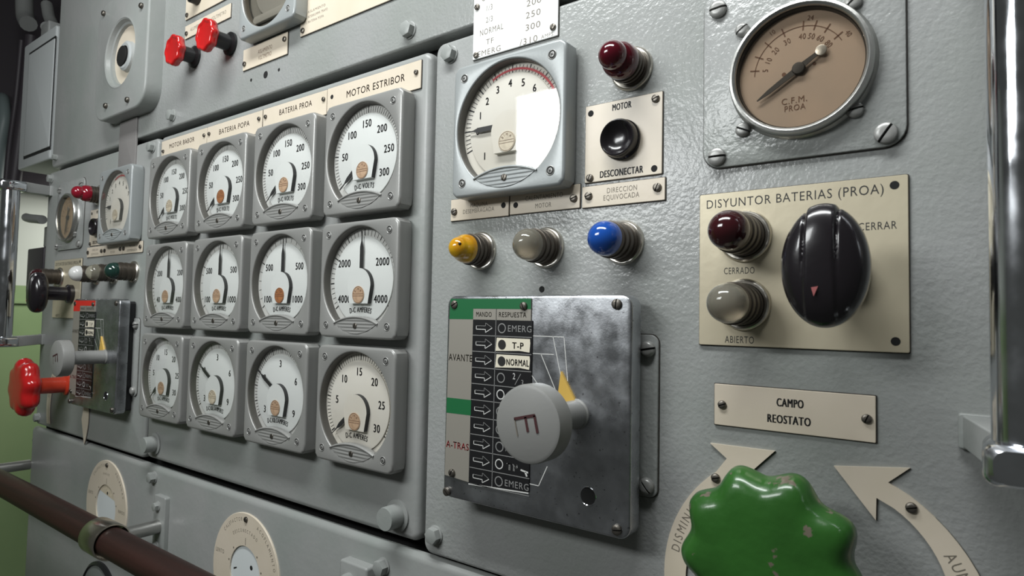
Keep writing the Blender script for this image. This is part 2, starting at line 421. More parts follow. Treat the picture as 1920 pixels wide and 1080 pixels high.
def corner_screw(i):
    k = B()
    k.lathe([(3.7, FRONT + .02), (3.7, FRONT - .25), (3.3, FRONT - .45), (2.9, FRONT - .1)], 0, 0, 20, 0, False)
    k.disc(0, 0, 2.95, FRONT - .06, 1, 20)
    k.lathe([(2.1, FRONT - .05), (2.1, FRONT - .35), (1.5, FRONT - .6)], 0, 0, 18, 0)
    for a in (25, 115):
        x, z = pol(a, 1.35); k.line(-x, -z, x, z, .62, FRONT - .64, 1)
    return k

def meter(name, label, x, z, ticks, nums, ptr, unit=None, badge='badge', sweep=125, case='case', dial='dial', group='square panel meters', red=None, numr=31, numh=7.0, fade=False, bt='BIMA', ptr_zero=False):
    t = thing(name, label, 'meter', x, z, 0, group)
    MESHC = 'case' + case
    (B() if MESHC in MESH else case_mesh()).obj('case', [case, 'bezel_shade'], t, cache=MESHC)
    d = B(); d.prism(circ(0, 0, 48.35, 64), -9.4, -3, 0, 0); d.obj('dial_backing', 'band_shade' if dial == 'dial' else dial, t, cache='backing' + dial)
    d = B(); d.prism(circ(0, -0.5, 41, 64), -10.6, -9.2, 0.4, 0); d.obj('dial_plate', dial, t, cache='dialplate' + dial)
    # scale marks
    d = B(); nb, ns = ticks
    for i in range(nb * ns + 1):
        a = -sweep + 2 * sweep * i / (nb * ns); big = i % ns == 0
        p, q = pol(a, 41.3), pol(a, 47.6 if big else 46.8)
        d.line(p[0], p[1], q[0], q[1], 1.15 if big else 0.55, -9.5, 0)
    if red:
        d.ring(0, 0, 43.0, 44.6, -9.55, 1, 90 - red[1], 90 - red[0], 40)
        for i in range(30):
            a = red[0] + (red[1] - red[0]) * i / 29; p, q = pol(a, 42.2), pol(a, 45.4); d.line(p[0], p[1], q[0], q[1], .4, -9.6, 1)
    d.obj('scale_marks', ['ink', 'red_ink'], t)
    d = B()
    for s_, a in nums:
        p = pol(a, numr); d.text(s_, p[0], p[1], -10.8, numh, sx=0.8, off=0.03)
    d.obj('numerals', 'ink_g' if fade else 'ink', t)
    if unit:
        d = B(); n = len(unit); wd = 28.0 if n < 10 else 31.0 if n < 12 else 37.0
        d.arc_text(unit, -1.5, -27.5 - 80, 80, 90, wd / n / 80 * 57.3, -10.8, 4.8, 0, fit=wd, off=0.025)
        d.obj('unit_lettering', 'ink', t)
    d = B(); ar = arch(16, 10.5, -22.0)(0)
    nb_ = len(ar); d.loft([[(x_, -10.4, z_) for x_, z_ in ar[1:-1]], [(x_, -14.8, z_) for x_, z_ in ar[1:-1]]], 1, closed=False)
    d.loft([[(x_, -10.4, z_) for x_, z_ in (ar[-2], ar[-1], ar[0])], [(x_, -14.8, z_) for x_, z_ in (ar[-2], ar[-1], ar[0])]], 0, closed=False); d.loft([[(x_, -10.4, z_) for x_, z_ in (ar[0], ar[1])], [(x_, -14.8, z_) for x_, z_ in (ar[0], ar[1])]], 1, closed=False); d.flat(ar, -14.85, 0); d.obj('movement_cover', [dial, 'cover_side_shade'], t, cache='cover' + dial)
    # pointer
    d = B(); a = math.radians(90 - ptr); c, q = math.cos(a), math.sin(a)
    def W(u, e): return (u * c - e * q, u * q + e * c)
    d.prism(poly([W(4, -1.9), W(30, -2.0), W(33, -1.4), W(36, -.5), W(45, -.3), W(45, .3), W(36, .5), W(33, 1.4), W(30, 2.0), W(4, 1.9)]), -13.0, -12.4, 0, 0)
    d.obj('pointer', 'ink', t)
    d = B(); d.prism(circ(0, -14, 8.0, 36), -15.5, -15.1, 0, 0)
    d.ring(0, -14, 7.2, 7.5, -15.6, 1); d.line(-7, -13.2, 7, -13.2, .3, -15.6, 1); d.line(-7, -15.2, 7, -15.2, .3, -15.6, 1)
    if bt: d.arc_text(bt, 0, -14, 5.2, 90, 34, -15.6, 2.2, 1, 0.8)
    d.obj('badge', [badge, 'ink_f'], t, cache='badge' + badge)
    d = B(); d.prism(circ(0, 0, 48.4, 64), -16.4, -15.6, 0, 0); d.obj('glass', 'glass' if case != 'case_dark' else 'glass', t, cache='meterglass')
    (B() if 'lens' + case in MESH else lens_mesh()).obj('adjuster_cover', case, t, cache='lens' + case, ang=60)
    s_ = B(); s_.slot_screw(0, -42.5, FRONT, 2.7, 1.2, 65, 0, 1); s_.obj('zero_adjuster', ['screw', 'void'], t, cache='zero')
    for i, (ux_, uz_) in enumerate(((-42.5, 43), (42, 43), (-42.5, -42.5), (42, -42.5))):
        o = (B() if 'cscrew' in MESH else corner_screw(i)).obj('corner_screw', ['case', 'void'], t, cache='cscrew'); o.location = (ux_ * S, 0, uz_ * S)
    return t

XS = (-371.96, -247.97, -123.99, 0.0); ZS = (115.4, 0.0, -115.4)
V = [('0', -119), ('50', -84), ('100', -42), ('150', 0), ('200', 42), ('250', 84), ('300', 125)]
def A(a, b_): return [(a, -59), (a, 59), (b_, -125), (b_, 125)]
AMP = [('5', -84), ('10', -42), ('15', 0), ('20', 42), ('25', 84), ('30', 125)]
KA = [('3', -125), ('0', -62), ('3', 0), ('6', 62), ('9', 125)]
meter('panel_meter', 'white volts meter with pale badge under the MOTOR BABOR plate', XS[0], ZS[0], (6, 10), V[1:], -130, 'D-C VOLTS', 'badge_p')
meter('panel_meter', 'white volts meter with bright orange badge under the BATERIA POPA plate', XS[1], ZS[0], (6, 10), V[1:], -130, 'D-C VOLTS', 'badge_o')
meter('panel_meter', 'white volts meter with tan badge under the BATERIA PROA plate', XS[2], ZS[0], (6, 10), V[1:], -130, 'D-C VOLTS')
meter('panel_meter', 'white volts meter reading to 300 under the MOTOR ESTRIBOR plate', XS[3], ZS[0], (6, 10), V[1:], -130, 'D-C VOLTS')
meter('panel_meter', 'centre-zero amperes meter at the left end of the middle meter row', XS[0], ZS[1], (8, 5), A('200', '400'), 0, 'D-C AMPERES')
meter('panel_meter', 'centre-zero amperes meter with pale tan badge, second in the middle meter row', XS[1], ZS[1], (4, 5), A('500', '1000'), 0, 'D-C AMPERES')
meter('panel_meter', 'centre-zero amperes meter to 1000 with orange badge in the middle row', XS[2], ZS[1], (4, 5), A('500', '1000'), 0, 'D-C AMPERES', 'badge_o')
meter('panel_meter', 'centre-zero amperes meter reading 2000 and 4000 at the right of the middle row', XS[3], ZS[1], (8, 5), A('2000', '4000'), 0, 'D-C AMPERES')
meter('panel_meter', 'amperes meter with tan badge at the left end of the bottom meter row', XS[0], ZS[2], (6, 10), AMP, -130, 'D-C AMPERES')
meter('panel_meter', 'kiloamperes meter with faint badge, second in the bottom meter row', XS[1], ZS[2], (12, 5), KA, -60, 'D-C KILOAMPERES', 'badge_p')
meter('panel_meter', 'kiloamperes meter, third in the bottom row beside the aged amperes meter', XS[2], ZS[2], (12, 5), KA, -60, 'D-C KILOAMPERES')
meter('panel_meter', 'aged cream amperes meter reading to 30 at the right of the bottom row', XS[3], ZS[2], (6, 10), AMP, -130, 'D-C AMPERES', dial='dial_w')
BIG = [(str(i), -90 + 22 * i) for i in range(0, 8)] + [('1', -130)]
meter('shaft_meter', 'large blue-grey square meter with red arc from 3 to 7 above the amber lamp', 168, 117, (10, 5), BIG, -90, None, 'badge_p', 110, 'case_b', 'dial_w', 'square meters with a red arc', (-26, 66), 33, 5.8)
meter('shaft_meter', 'blurred square meter with red arc at the far left beside a crimson lamp', -533, 117, (10, 5), BIG, -90, None, 'badge_p', 110, 'case_b', 'dial_w', 'square meters with a red arc', (-26, 66), 33, 5.8)

# ------------------------------------------------------------------ name plates
def plate(name, label, x0, x1, z0, z1, texts, screws=(), holes=(), m='cream', th=1.6, ink='ink', group=None, r=0.6, sr=3.0, off=0.015, cat='plate', y=0.0):
    cx, cz = (x0 + x1) / 2, (z0 + z1) / 2
    t = thing(name, label, cat, cx, cz, y, group)
    p = B(); p.prism(rr(x0 - cx, x1 - cx, z0 - cz, z1 - cz, r, 3), -th, 0, 0.25, 0, 1); p.prism(rr(x0 - cx - .45, x1 - cx + .45, z0 - cz - .45, z1 - cz + .45, r, 3), -th * .45, 0, 0, 1)
    p.obj('plate', [m, 'edge'], t)
    if texts:
        for tx in texts:
            p = B(); s_, x, z, h = tx[:4]; w_ = tx[4] if len(tx) > 4 else None
            p.text(s_, x - cx, z - cz, -th - 0.06, h, w_, 0.8, off=off); p.obj('lettering', ink, t)
    for i, (x, z) in enumerate(screws):
        k = B(); k.slot_screw(0, 0, 0, sr, 1.9, 20 + 47 * i, 0, 1); o = k.obj('screw', ['screw', 'void'], t, cache='pscrew%d%.1f' % (i % 4, sr)); o.location = ((x - cx) * S, -th * S, (z - cz) * S)
    for x, z in holes:
        k = B(); k.disc(0, 0, 2.3, -0.1, 0, 20); o = k.obj('screw_hole', 'void', t, cache='phole'); o.location = ((x - cx) * S, -th * S, (z - cz) * S)
    return t
G1 = 'name plates above the meters'
plate('name_plate', 'long ivory strip plate reading MOTOR BABOR', -430, -312, 170.8, 196.2, [('MOTOR BABOR', -375, 186.6, 6, 66)], [(-424, 182), (-317, 187)], (), ink='ink_f', group=G1, sr=2.4, off=0.012)
plate('name_plate', 'long ivory strip plate reading BATERIA POPA', -310.5, -190.5, 170.8, 196.2, [('BATERIA POPA', -249, 185.8, 6.2, 66)], [(-305, 187), (-196, 187)], (), ink='ink_f', group=G1, sr=2.4, off=0.012)
plate('name_plate', 'long ivory strip plate reading BATERIA PROA', -188.5, -74.5, 170.8, 196.2, [('BATERIA PROA', -128, 187.3, 6.2, 58)], [(-183, 187), (-79, 187)], (), ink='ink_f', group=G1, sr=2.4, off=0.012)
plate('name_plate', 'long ivory strip plate reading MOTOR ESTRIBOR', -73.5, 59.5, 170.8, 196.6, [('MOTOR ESTRIBOR', -2, 185, 6.8, 82)], [(54, 186)], [(-66, 187)], ink='ink_f', group=G1, sr=2.4, off=0.012)

plate('name_plate', 'small ivory plate reading DIRECCION EQUIVOCADA under the black push button', 227.5, 291, 48, 63.2, [('DIRECCION', 259.3, 58.6, 3.6, 23), ('EQUIVOCADA', 258.8, 53.6, 3.6, 27.5)], [(233, 56.2), (285.7, 56.8)], off=0.0, ink='ink_g', group='caption plates under the right meter')
plate('name_plate', 'small ivory plate reading CALENTAMIENTO MOTOR above the clear lamp', 162, 225.5, 48.5, 66, [('CALENTAMIENTO', 194, 59.7, 3.5, 34), ('MOTOR', 193.6, 53.2, 3.5, 14.5)], [(220.5, 55.8)], [(167.7, 55.6)], off=0.0, ink='ink_g', group='caption plates under the right meter')
plate('name_plate', 'small ivory plate reading MAQUINA DESEMBRAGADA above the amber lamp', 99.5, 160.8, 48, 66, [('MAQUINA', 130.3, 59.6, 3.4, 18), ('DESEMBRAGADA', 129.8, 54.8, 3.4, 33)], [(103.7, 55.6)], [(155.6, 56.6)], off=0.0, ink='ink_g', group='caption plates under the right meter')
for i, (a, b_, l1, l2, w1) in enumerate(((-664, -603, 'DIRECCION', 'EQUIVOCADA', 'leftmost, over the milky lamp'), (-602, -538, 'CALENTAMIENTO', 'MOTOR', 'middle one, over the second lamp'), (-537, -474, 'MAQUINA', 'DESEMBRAGADA', 'rightmost, over the green lamp'))):
    plate('name_plate', 'blurred ivory plate below the far left square meter, ' + w1, a, b_, 48.5, 64, [(l1, (a + b_) / 2, 59, 3.3), (l2, (a + b_) / 2, 53, 3.3)], [(a + 5, 56), (b_ - 5, 56)], off=0.0, ink='ink_g', group='caption plates under the left meter')

plate('name_plate', 'ivory plate reading CAMPO REOSTATO above the green wheel', 324.9, 413, -96.2, -71, [('CAMPO', 369.3, -79, 4.7, 14.5), ('REOSTATO', 368.6, -88.8, 4.7, 23.5)], [(329.8, -83.6), (408.7, -83.7)], sr=2.6, off=0.05)

t = plate('table_plate', 'white plate with table of rates, NORMAL and AMPS, behind the red arc meter', 120, 204, 182, 262, [
    ('ORDEN', 139, 232, 5), ('1/3', 137, 222.3, 4.6), ('2/3', 137, 212.3, 4.6), ('NORMAL', 139.5, 202.9, 4.9, 24.5), ('TF', 138, 193.8, 4.4, 8), ('EMERG', 137.5, 185.4, 4.6, 24),
    ('200', 181.5, 214.5, 5, 14), ('250', 181, 205, 5, 14), ('300', 181, 195.2, 5, 14), ('/310', 177, 184.6, 5, 17), ('AMPS', 194.5, 184.2, 3, 11)],
    [(124, 185), (200, 189), (124, 226), (200, 246)], m='white_pl', off=0.0, ink='ink_g', sr=2.6, y=0)
# plates on the upper panel
plate('name_plate', 'ivory plate with two dark lines under the dark gauge at the top', -235, -147, 250.5, 275.5, [('AISLAMIENTO', -190, 266, 4.6, 28), ('VOLTIMETRO', -190, 258.5, 4.6, 26)], [(-231, 258), (-152, 268)], off=0.0, ink='ink_f')
plate('name_plate', 'narrow ivory strip behind the two red knobs', -379, -268, 324.5, 342, [('ALUMBRADO', -348, 334, 4.5), ('VOLTIMETRO', -295, 334, 4.5)], [(-374, 331)], off=0.0, ink='ink_g')
t = plate('name_plate', 'ivory plate with dark switch stub at the top edge above the red knobs', -380, -262, 350.5, 420, [], [(-375, 356)], off=0.0)
k = B(); k.lathe([(9, 0), (9, -10), (6, -12), (6, -20), (1, -21)], 0, 0, 24); o = k.obj('switch_stub', 'black', t); o.location = ((-348 + 321) * S, -1.6 * S, (371 - 385.25) * S)
t = plate('instruction_plate', 'large ivory instruction plate at the top centre with a printed block at its left', -124, 62, 263.5, 340, [('AISLAMIENTO', -97, 287, 2.6, 30), ('1 INTERRUMPIR TRAFO', -96, 281.5, 2.6, 36), ('2 BATERIA POPA', -99, 276, 2.6, 30)], [(-119, 269)], off=0.0, ink='ink_g', m='cream')

# motor push button plates, right and far left
def motor_plate(label, dx, group='push button plates'):
    t = plate('button_plate', label, 229.5 + dx, 288.7 + dx, 66, 122, [('MOTOR', 258.6 + dx, 117.4, 4.6, 14.5), ('DESCONECTAR', 258.6 + dx, 70.7, 4.8, 33)], [(284 + dx, 117.6), (233.8 + dx, 69.2)], [(233.8 + dx, 116.4), (283.3 + dx, 70)], off=0.05, group=group, sr=2.8)
    k = B(); k.lathe([(14.2, -1.6), (14.2, -3.2), (13.4, -4), (13.4, -8.5), (12.7, -10), (12.0, -10.2), (11.2, -9.6), (9.5, -7.6), (7, -6.0), (4, -5.2), (0.3, -5.0)], 0, 0, 44)
    o = k.obj('push_button', 'bake', t, label='black dished push button'); o.location = ((258.9 - 259.1) * S, 0, (93.2 - 94) * S)
motor_plate('ivory plate with black push button reading MOTOR DESCONECTAR', 0)
motor_plate('blurred ivory plate with dark push button beside the far left square meter', -365 - 2 * 259.1 - 3)

# ------------------------------------------------------------------ pilot lamps
def lamp(label, x, z, lens, yc=-28, r=11.6, shape='dome', group='pilot lamps', y=0.0, ring=15.6):
    t = thing('pilot_lamp', label, 'lamp', x, z, y, group)
    k = B(); k.lathe([(ring, 0), (ring, -1.2), (ring - .5, -2.6), (ring - 1.6, -3.4), (ring - 3, -3.2), (ring - 3.4, -2)], 0, 0, 44, 0, False); k.obj('flange_ring', 'nickel', t, cache='flring%.1f' % ring)
    yb = yc + 2
    pr = [(ring - 3.2, -1)]; n = 3
    for i in range(n):
        a = -3 - (abs(yb) - 4) * i / n; e = -3 - (abs(yb) - 4) * (i + 1) / n
        pr += [(12.6, a), (12.6, (a + e) / 2), (11.8, (a + e) / 2 - .3), (11.8, e + .1)]
    pr += [(11.2, yb - 0.5), (10.5, yb)]
    k = B(); k.lathe(pr, 0, 0, 40); k.obj('collar', 'collar', t, cache='collar%.1f' % yc, ang=25)
    k = B()
    if shape == 'dome':
        P = [(10.4, yb + 1), (r, yb)] + [(r * math.cos(PI / 2 * i / 12), yc - r * math.sin(PI / 2 * i / 12)) for i in range(12)] + [(0.2, yc - r)]
    elif shape == 'stepped':
        P = [(10.4, yb + 2), (12.2, yb + 1), (12.6, yb - 3), (11.6, yb - 7), (9.6, yb - 9.5), (8.9, yb - 10)] + [(9.6 * math.cos(PI / 2 * i / 10 - .35), yb - 13 - 9.6 * math.sin(PI / 2 * i / 10 - .35)) for i in range(12)]
        P = [p for p in P if p[0] > .1] + [(0.2, yb - 22.6)]
    else:   # melted, narrowing to a blunt tip
        P = [(10.4, yb + 1), (11.4, yb), (11.3, yb - 3), (10.4, yb - 6), (8.9, yb - 8)] + [(8.4 * math.cos(PI / 2 * i / 9), yb - 9.5 - 7.5 * math.sin(PI / 2 * i / 9)) for i in range(9)] + [(0.2, yb - 17)]
    k.lathe(P, 0, 0, 40); k.obj('lens', lens, t)
    return t
y_l = lamp('amber lamp with a melted lens under the large red arc meter', 132.4, 21.4, 'd_yel', -20, 11.4, 'melted')
k = B(); k.prism(circ(5.6, 2.2, 0.95, 12), -33.6, -28, 0.2); k.obj('burn_mark', 'void', y_l)
lamp('clear lamp between the amber lamp and the blue lamp', 196.3, 20.8, 'd_clr', -24)
lamp('blue domed lamp to the right of the clear lamp', 260.3, 21.2, 'd_blu', -27)
lamp('deep red stepped lamp above the MOTOR plate', 265.5, 142.5, 'd_red', -18, shape='stepped')
lamp('crimson stepped lamp at the far left above the small push button plate', -629, 143, 'd_red2', -18, shape='stepped')
lamp('dark green lamp under the far left square meter', -498.5, 21.4, 'd_grn', -26)
lamp('clear greyish lamp second from the right under the far left meter', -562, 21, 'd_clr', -26)
lamp('milky white lamp leftmost of the three under the far left meter', -625, 21, 'd_wht', -26)

# ------------------------------------------------------------------ battery breaker plates with rotary knob
def knob_mesh():
    k = B(); nu, nv = 180, 72; L = []
    a, bz, cy = 20.5, 31.0, 15.0; yc = -44.5
    for j in range(1, nv):
        ph = PI * j / nv                      # 0 = front tip, pi = back
        ring_ = []
        for i in range(nu):
            th = 2 * PI * i / nu
            sx, sz = math.cos(th), math.sin(th)
            e = 2.7
            def sp(v): return math.copysign(abs(v) ** (2 / e), v)
            x = a * sp(math.sin(ph)) * sx; z = bz * sp(math.sin(ph)) * sz; y = yc - cy * sp(math.cos(ph)) * (0.9 if ph < PI / 2 else 0.75)
            if ph < PI * 0.62:
                q = abs(x + 0.5); up = min(max((z + 6) / 14, 0), 1)
                bar = min(max((7.6 - q) / 1.2, 0), 1)
                y -= 0.9 * bar; z += 0.9 * bar * up * min(max((z - 14) / 10, 0), 1)
                grv = math.exp(-((q - 7.4) / 0.75) ** 2)
                y += 1.1 * grv * up; z -= 0.8 * grv * up * min(max((z - 14) / 10, 0), 1)
            ring_.append((x, y, z))
        L.append(ring_)
    k.loft(L, 0, True, True)
    return k
def breaker(label, x, z, group):
    t = plate('breaker_plate', label, x - 57, x + 57, z - 47.5, z + 48, [
        ('DISYUNTOR BATERIAS (PROA)', x - 3.4, z + 41.5, 5.3, 98), ('CERRADO', x - 32, z - 1.2, 4, 18.5), ('ABIERTO', x - 31.8, z - 43.6, 4.2, 17.5), ('CERRAR', x + 42.4, z + 21.2, 4.2, 18.5)],
        [], [(x + 50.7, z + 42.8), (x + 50.6, z - 41.5)], m='brass', th=2.0, off=0.0, group=group, r=1.0)
    k = t
    return t
def rotary_knob(label, x, z, group):
    t = thing('rotary_knob', label, 'knob', x, z, -2, group)
    k = B(); k.lathe([(15, 0), (15, -6), (11, -9), (11, -38)], 0, 0, 32); k.obj('hub', 'bake', t)
    knob_mesh().obj('handle', 'bake', t, ang=50)
    k = B(); k.flat([(-3.6, -11.2), (-0.4, -10.6), (-2.4, -15.6)], -59.4, 0); k.obj('pointer_mark', 'red_mk', t, label='small pinkish red triangle mark')
M['red_mk'] = mat('faded_red_mark', (0.32, 0.09, 0.09), 0.5)
breaker('dull brass plate reading DISYUNTOR BATERIAS (PROA) behind the big black knob', 372, 0.5, 'breaker plates')
rotary_knob('big black oval rotary knob on the brass DISYUNTOR plate', 396.5, -3.5, 'rotary knobs')
lamp('very dark red lamp marked CERRADO on the brass breaker plate', 343.5, 20.3, 'd_drk', -31, y=-2, ring=16)
lamp('clear lamp marked ABIERTO on the brass breaker plate', 343, -21.6, 'd_clr', -31, y=-2, ring=16)
breaker('blurred brass breaker plate at the far left under the small round gauge', -739, 0.5, 'breaker plates')
rotary_knob('black rotary knob on the blurred far left breaker plate', -716, -8, 'rotary knobs')
lamp('dark lamp on the blurred far left breaker plate', -767, 20.3, 'd_drk', -31, y=-2, ring=16)

# ------------------------------------------------------------------ round pressure gauges on plates
def cfm(label, x, z, dial, group, ndl):
    t = thing('pressure_gauge', label, 'gauge', x, z, 0, group)
    k = B(); k.prism(rr(-58, 53.5, -52, 62, 11), -2.6, 0, 0.8, 0, 2); k.prism(rr(-58.6, 54.1, -52.6, 62.6, 11.5), -.7, 0, 0, 1); k.obj('mounting_plate', ['paint', 'edge'], t)
    k = B(); k.lathe([(41, -2.6), (39.6, -4.5), (39.6, -9), (38.9, -10.2), (37.4, -10.6), (36.2, -10), (35.6, -9), (35.2, -5)], 0, 0, 72, 0, False); k.obj('bezel', 'steel', t)
    k = B(); k.lathe([(35.4, -7.5), (34.9, -7.9), (34.4, -4)], 0, 0, 72, 0, False); k.obj('bezel_gasket', 'black', t)
    k = B(); k.prism(circ(0, 0, 35.3, 64), -4.2, -2.6, 0, 0)
    k.obj('dial', dial, t)
    k = B(); k.ring(0, 0, 25.3, 25.7, -4.4, 0, 28, 178, 40)
    for i, (a, s_) in enumerate(((-80, '5'), (-62, '10'), (-43, '20'), (-20, '30'), (5, '40'), (20, '50'), (36, '60'), (54, '80'))):
        p, q = pol(a, 23), pol(a, 28.5); k.line(p[0], p[1], q[0], q[1], .7, -4.4); p = pol(a, 19.5); k.text(s_, p[0], p[1], -4.4, 3.2, rot=-a)
    for a in (-30, 12, 60): p = pol(a, 30); k.text(str(20 + int(a / 3)), p[0], p[1], -4.4, 2.8, rot=-a)
    k.text('C.F.M.', -2.8, -17.8, -4.4, 3.6, 14); k.text('PROA', -2.4, -22.3, -4.4, 3.4, 11.5)
    k.disc(-8.5, -1.3, 1.2, -4.4); k.disc(8.2, 1.6, 1.0, -4.4)
    k.obj('dial_lettering', 'ink_f', t)
    k = B(); a = math.radians(ndl); c, q = math.cos(a), math.sin(a)
    def W(u, e): return (u * c - e * q, u * q + e * c)
    k.prism(poly([W(-16, -.9), W(0, -1.8), W(20, -1.3), W(28, -.3), W(28, .3), W(20, 1.3), W(0, 1.8), W(-16, .9)]), -6.6, -6.0); k.prism(circ(0, 0, 3.6, 24), -7.2, -4.4, .5); k.prism(circ(*W(-14.5, 0), 3.2, 20), -6.9, -6, .3, 1)
    k.obj('needle', ['ink', 'steel'], t)
    k = B(); k.prism(circ(0, 0, 35.6, 64), -9.2, -8.5); k.obj('glass', 'glass_c', t)
    for i, (px, pz, r) in enumerate(((-48.5, 50, 5.6), (-48.9, -45.2, 5.6), (43.8, -44.8, 5.8), (43.8, 50, 5.6), (-33.2, 32.5, 4.3), (-32.8, -30.4, 4.4), (28.8, -29.2, 4.6), (28.4, 33, 4.8))):
        s_ = B(); s_.slot_screw(0, 0, 0, r, 3.4, (5, 0, 55, 20, 35, -25, 10, 40)[i], 0, 1); o = s_.obj('plate_screw', ['case', 'void'], t); o.location = (px * S, -2.6 * S, pz * S)
    return t
cfm('round brown-faced C.F.M. gauge on a screwed grey plate at the upper right', 375.2, 116.8, 'sepia', 'round gauges', 213)
cfm('small blurred tan-faced round gauge at the far left', -739, 116.8, 'sepia_l', 'round gauges', 255)

# ------------------------------------------------------------------ engine telegraphs
def telegraph(label, x, z, flag, group):
    """origin at the centre of the cover"""
    t = thing('telegraph', label, 'telegraph', x, z, 0, group)
    k = B(); k.prism(rr(-79, 69, -75, 76, 4), -13, -1, 0); k.obj('back_box', 'black', t)  # box coloured black for the shade behind the cover
    k = B(); k.prism(rr(-40, 84.5, -54, 53, 6), -2.2, 0, 0.7, 0, 2); k.prism(rr(-40, 85.1, -54.6, 53.6, 6.5), -.6, 0, 0, 1); fl = k.obj('mounting_flange', ['paint', 'edge'], t)
    for i, pz in enumerate((43.5, -46.5)):
        s_ = B(); s_.slot_screw(0, 0, 0, 5.4, 4.2, (10, -50)[i], 0, 1); o = s_.obj('flange_screw', ['case', 'void'], t); o.location = (77.5 * S, -2.2 * S, pz * S)
    k = B(); k.prism(rr(-84, 76, -77.5, 79, 8), -24, -11, 1.6, 0, 4); k.obj('cover', 'chrome_p', t, label='pitted chrome cover')
    yf = -24.1; Y2 = -24.9
    # legend plate (left column + header) and black order board
    k = B(); k.prism(poly([(-80, 76.6), (-2.6, 76.6), (-2.6, 60.7), (-56.5, 60.7), (-56.5, -62.5), (-82, -60.8), (-80.8, 60)]), Y2, yf, 0, 0)
    k.flat([(-80, 76.6), (-2.6, 76.6), (-2.6, 69), (-56.5, 69), (-56.5, 60.9), (-81, 60.7)], Y2 - .1, 1)
    k.flat([(-81.6, -0.8), (-56.6, -0.6), (-56.6, -12.2), (-81.6, -12.6)], Y2 - .1, 1)
    k.line(-34, 69, -34, 60.7, .5, Y2 - .1, 2)
    k.obj('legend_plate', ['legend', flag, 'ink'], t)
    for s_, px, pz, h_, w_ in (('MANDO', -46, 64.8, 3.6, 15), ('RESPUESTA', -19, 64.8, 3.6, 25), ('AVANTE', -68.6, 31, 5.2, 24)):
        k = B(); k.text(s_, px, pz, Y2 - .1, h_, w_, off=0.015); k.obj('legend_lettering', 'ink_g', t)
    k = B(); k.text('A-TRAS', -69.5, -36.5, Y2 - .1, 5, 23, off=.02); k.obj('astern_lettering', 'red_ink', t, label='red A-TRAS lettering')
    k = B(); k.prism(poly([(-56.5, 60.7), (-1.2, 60.7), (-1.8, -60.3), (-57.3, -63.2)]), Y2 - .05, yf, 0, 0); k.obj('order_board', 'black', t)
    rows = [60.7, 48.8, 36.6, 24.4, 12.2, 0, -13, -25.9, -38, -50.9, -63]
    kw, kd, kv, kb = B(), B(), B(), B()
    yb = Y2 - .15; yt = Y2 - .35
    words = ['EMERG', 'T-P', 'NORMAL', '2/3', '1/3', '1/3', '2/3', 'NORMAL', 'TP', 'EMERG']
    for i in range(10):
        a, b_ = rows[i], rows[i + 1]; c = (a + b_) / 2
        kd.line(-56.5, b_, -1.4, b_ + (0.3 if i > 5 else 0), .55, yb)
        # outline arrow
        ax_ = -54.5
        O = [(0, 1.3), (9, 1.3), (9, 3.6), (15.5, 0), (9, -3.6), (9, -1.3), (0, -1.3)]
        for p, q in zip(O, O[1:] + O[:1]):
            low = (p[1] + q[1]) < 0.1
            (kw if low else kd).line(ax_ + p[0] + 1.5, c + p[1], ax_ + q[0] + 1.5, c + q[1], .55 if low else .35, yb)
        if i in (1, 2):
            kv.flat([(-33, a - 1.2), (-3, a - 1.2), (-2.6, a - 4), (-3.2, b_ + 1.4), (-12, b_ + 2.2), (-34, b_ + 1.2)], yb)
            kb.disc(-28, c, 3.6, yt, 0, 24); kb.text(words[i], -13.5, c - .2, yt, 4.6, 10 if i == 1 else 20, off=.02)
        else:
            (kw if i in (4, 8) else kd).ring(-28.5, c, 2.9, 3.7, yb)
            if i == 3 or i == 4 or i == 5 or i == 6:
                (kw if i == 3 else kd).text(words[i][0], -16.5, c + 2, yb, 4.4); kd.line(-15.5, c - 4, -10.5, c + 4, .5, yb); kd.text('3', -9, c - 2.4, yb, 4.4)
            elif i == 8: kw.text('TP', -16.5, c - .6, yb, 4.8, 9.5, off=.03); kw.line(-9, c - 1.2, -2.5, c - 2.2, 1.2, yb); kw.line(-5, c - 2, -3.5, c - 5, 1.4, yb)
            else: kd.text(words[i], -12.3, c, yb, 4.6, 21)
    kd.line(-34.2, 60.7, -34.8, -62, .5, yb)
    kw.line(-57.3, -63.6, -1.8, -60.8, .9, yb)
    kw.obj('bright_engraving', 'white_ln', t); kd.obj('dim_engraving', 'dim_ln', t); kv.obj('ivory_order_field', 'ivory', t, label='worn ivory fields behind T-P and NORMAL'); kb.obj('order_lettering', 'ink', t)
    # engraved lead lines on the chrome
    for P in ([(-1, 50), (25, 50), (28.5, 20)], [(16, 50), (24, 19)], [(-1, 37.5), (17, 37.6)], [(6, 37.6), (22.5, 6)], [(-2, 22.5), (14, 5)], [(-1.5, -54.3), (6, -54.5), (13, -40)]):
        k = B()
        for p, q in zip(P, P[1:]): k.line(p[0], p[1], q[0], q[1], .6, yf - .02)
        k.obj('lead_line', 'white_ln', t)
    k = B(); k.prism(poly([(24.0, 26.5), (36.5, 6), (30, -1), (21, 4)]), -26, -24, 0); k.obj('pointer', 'yellow', t, label='yellow wedge pointer')
    # handle: stem and big drum knob with the letter
    kx, kz = 35.5, -1.5
    k = B(); k.lathe([(10.2, -23.9), (10.2, -25), (9.3, -26), (9.3, -66), (10.4, -69)], kx, kz, 40); st = k.obj('knob_stem', 'knob', t)
    k = B(); k.lathe([(11, -67.4), (23.4, -67.6), (24, -68.4), (24, -79), (23.4, -81.2), (21.5, -82), (0.3, -82.6)], kx, kz, 56); kn = k.obj('knob', 'knob', t)
    k = B()
    cz_ = kz
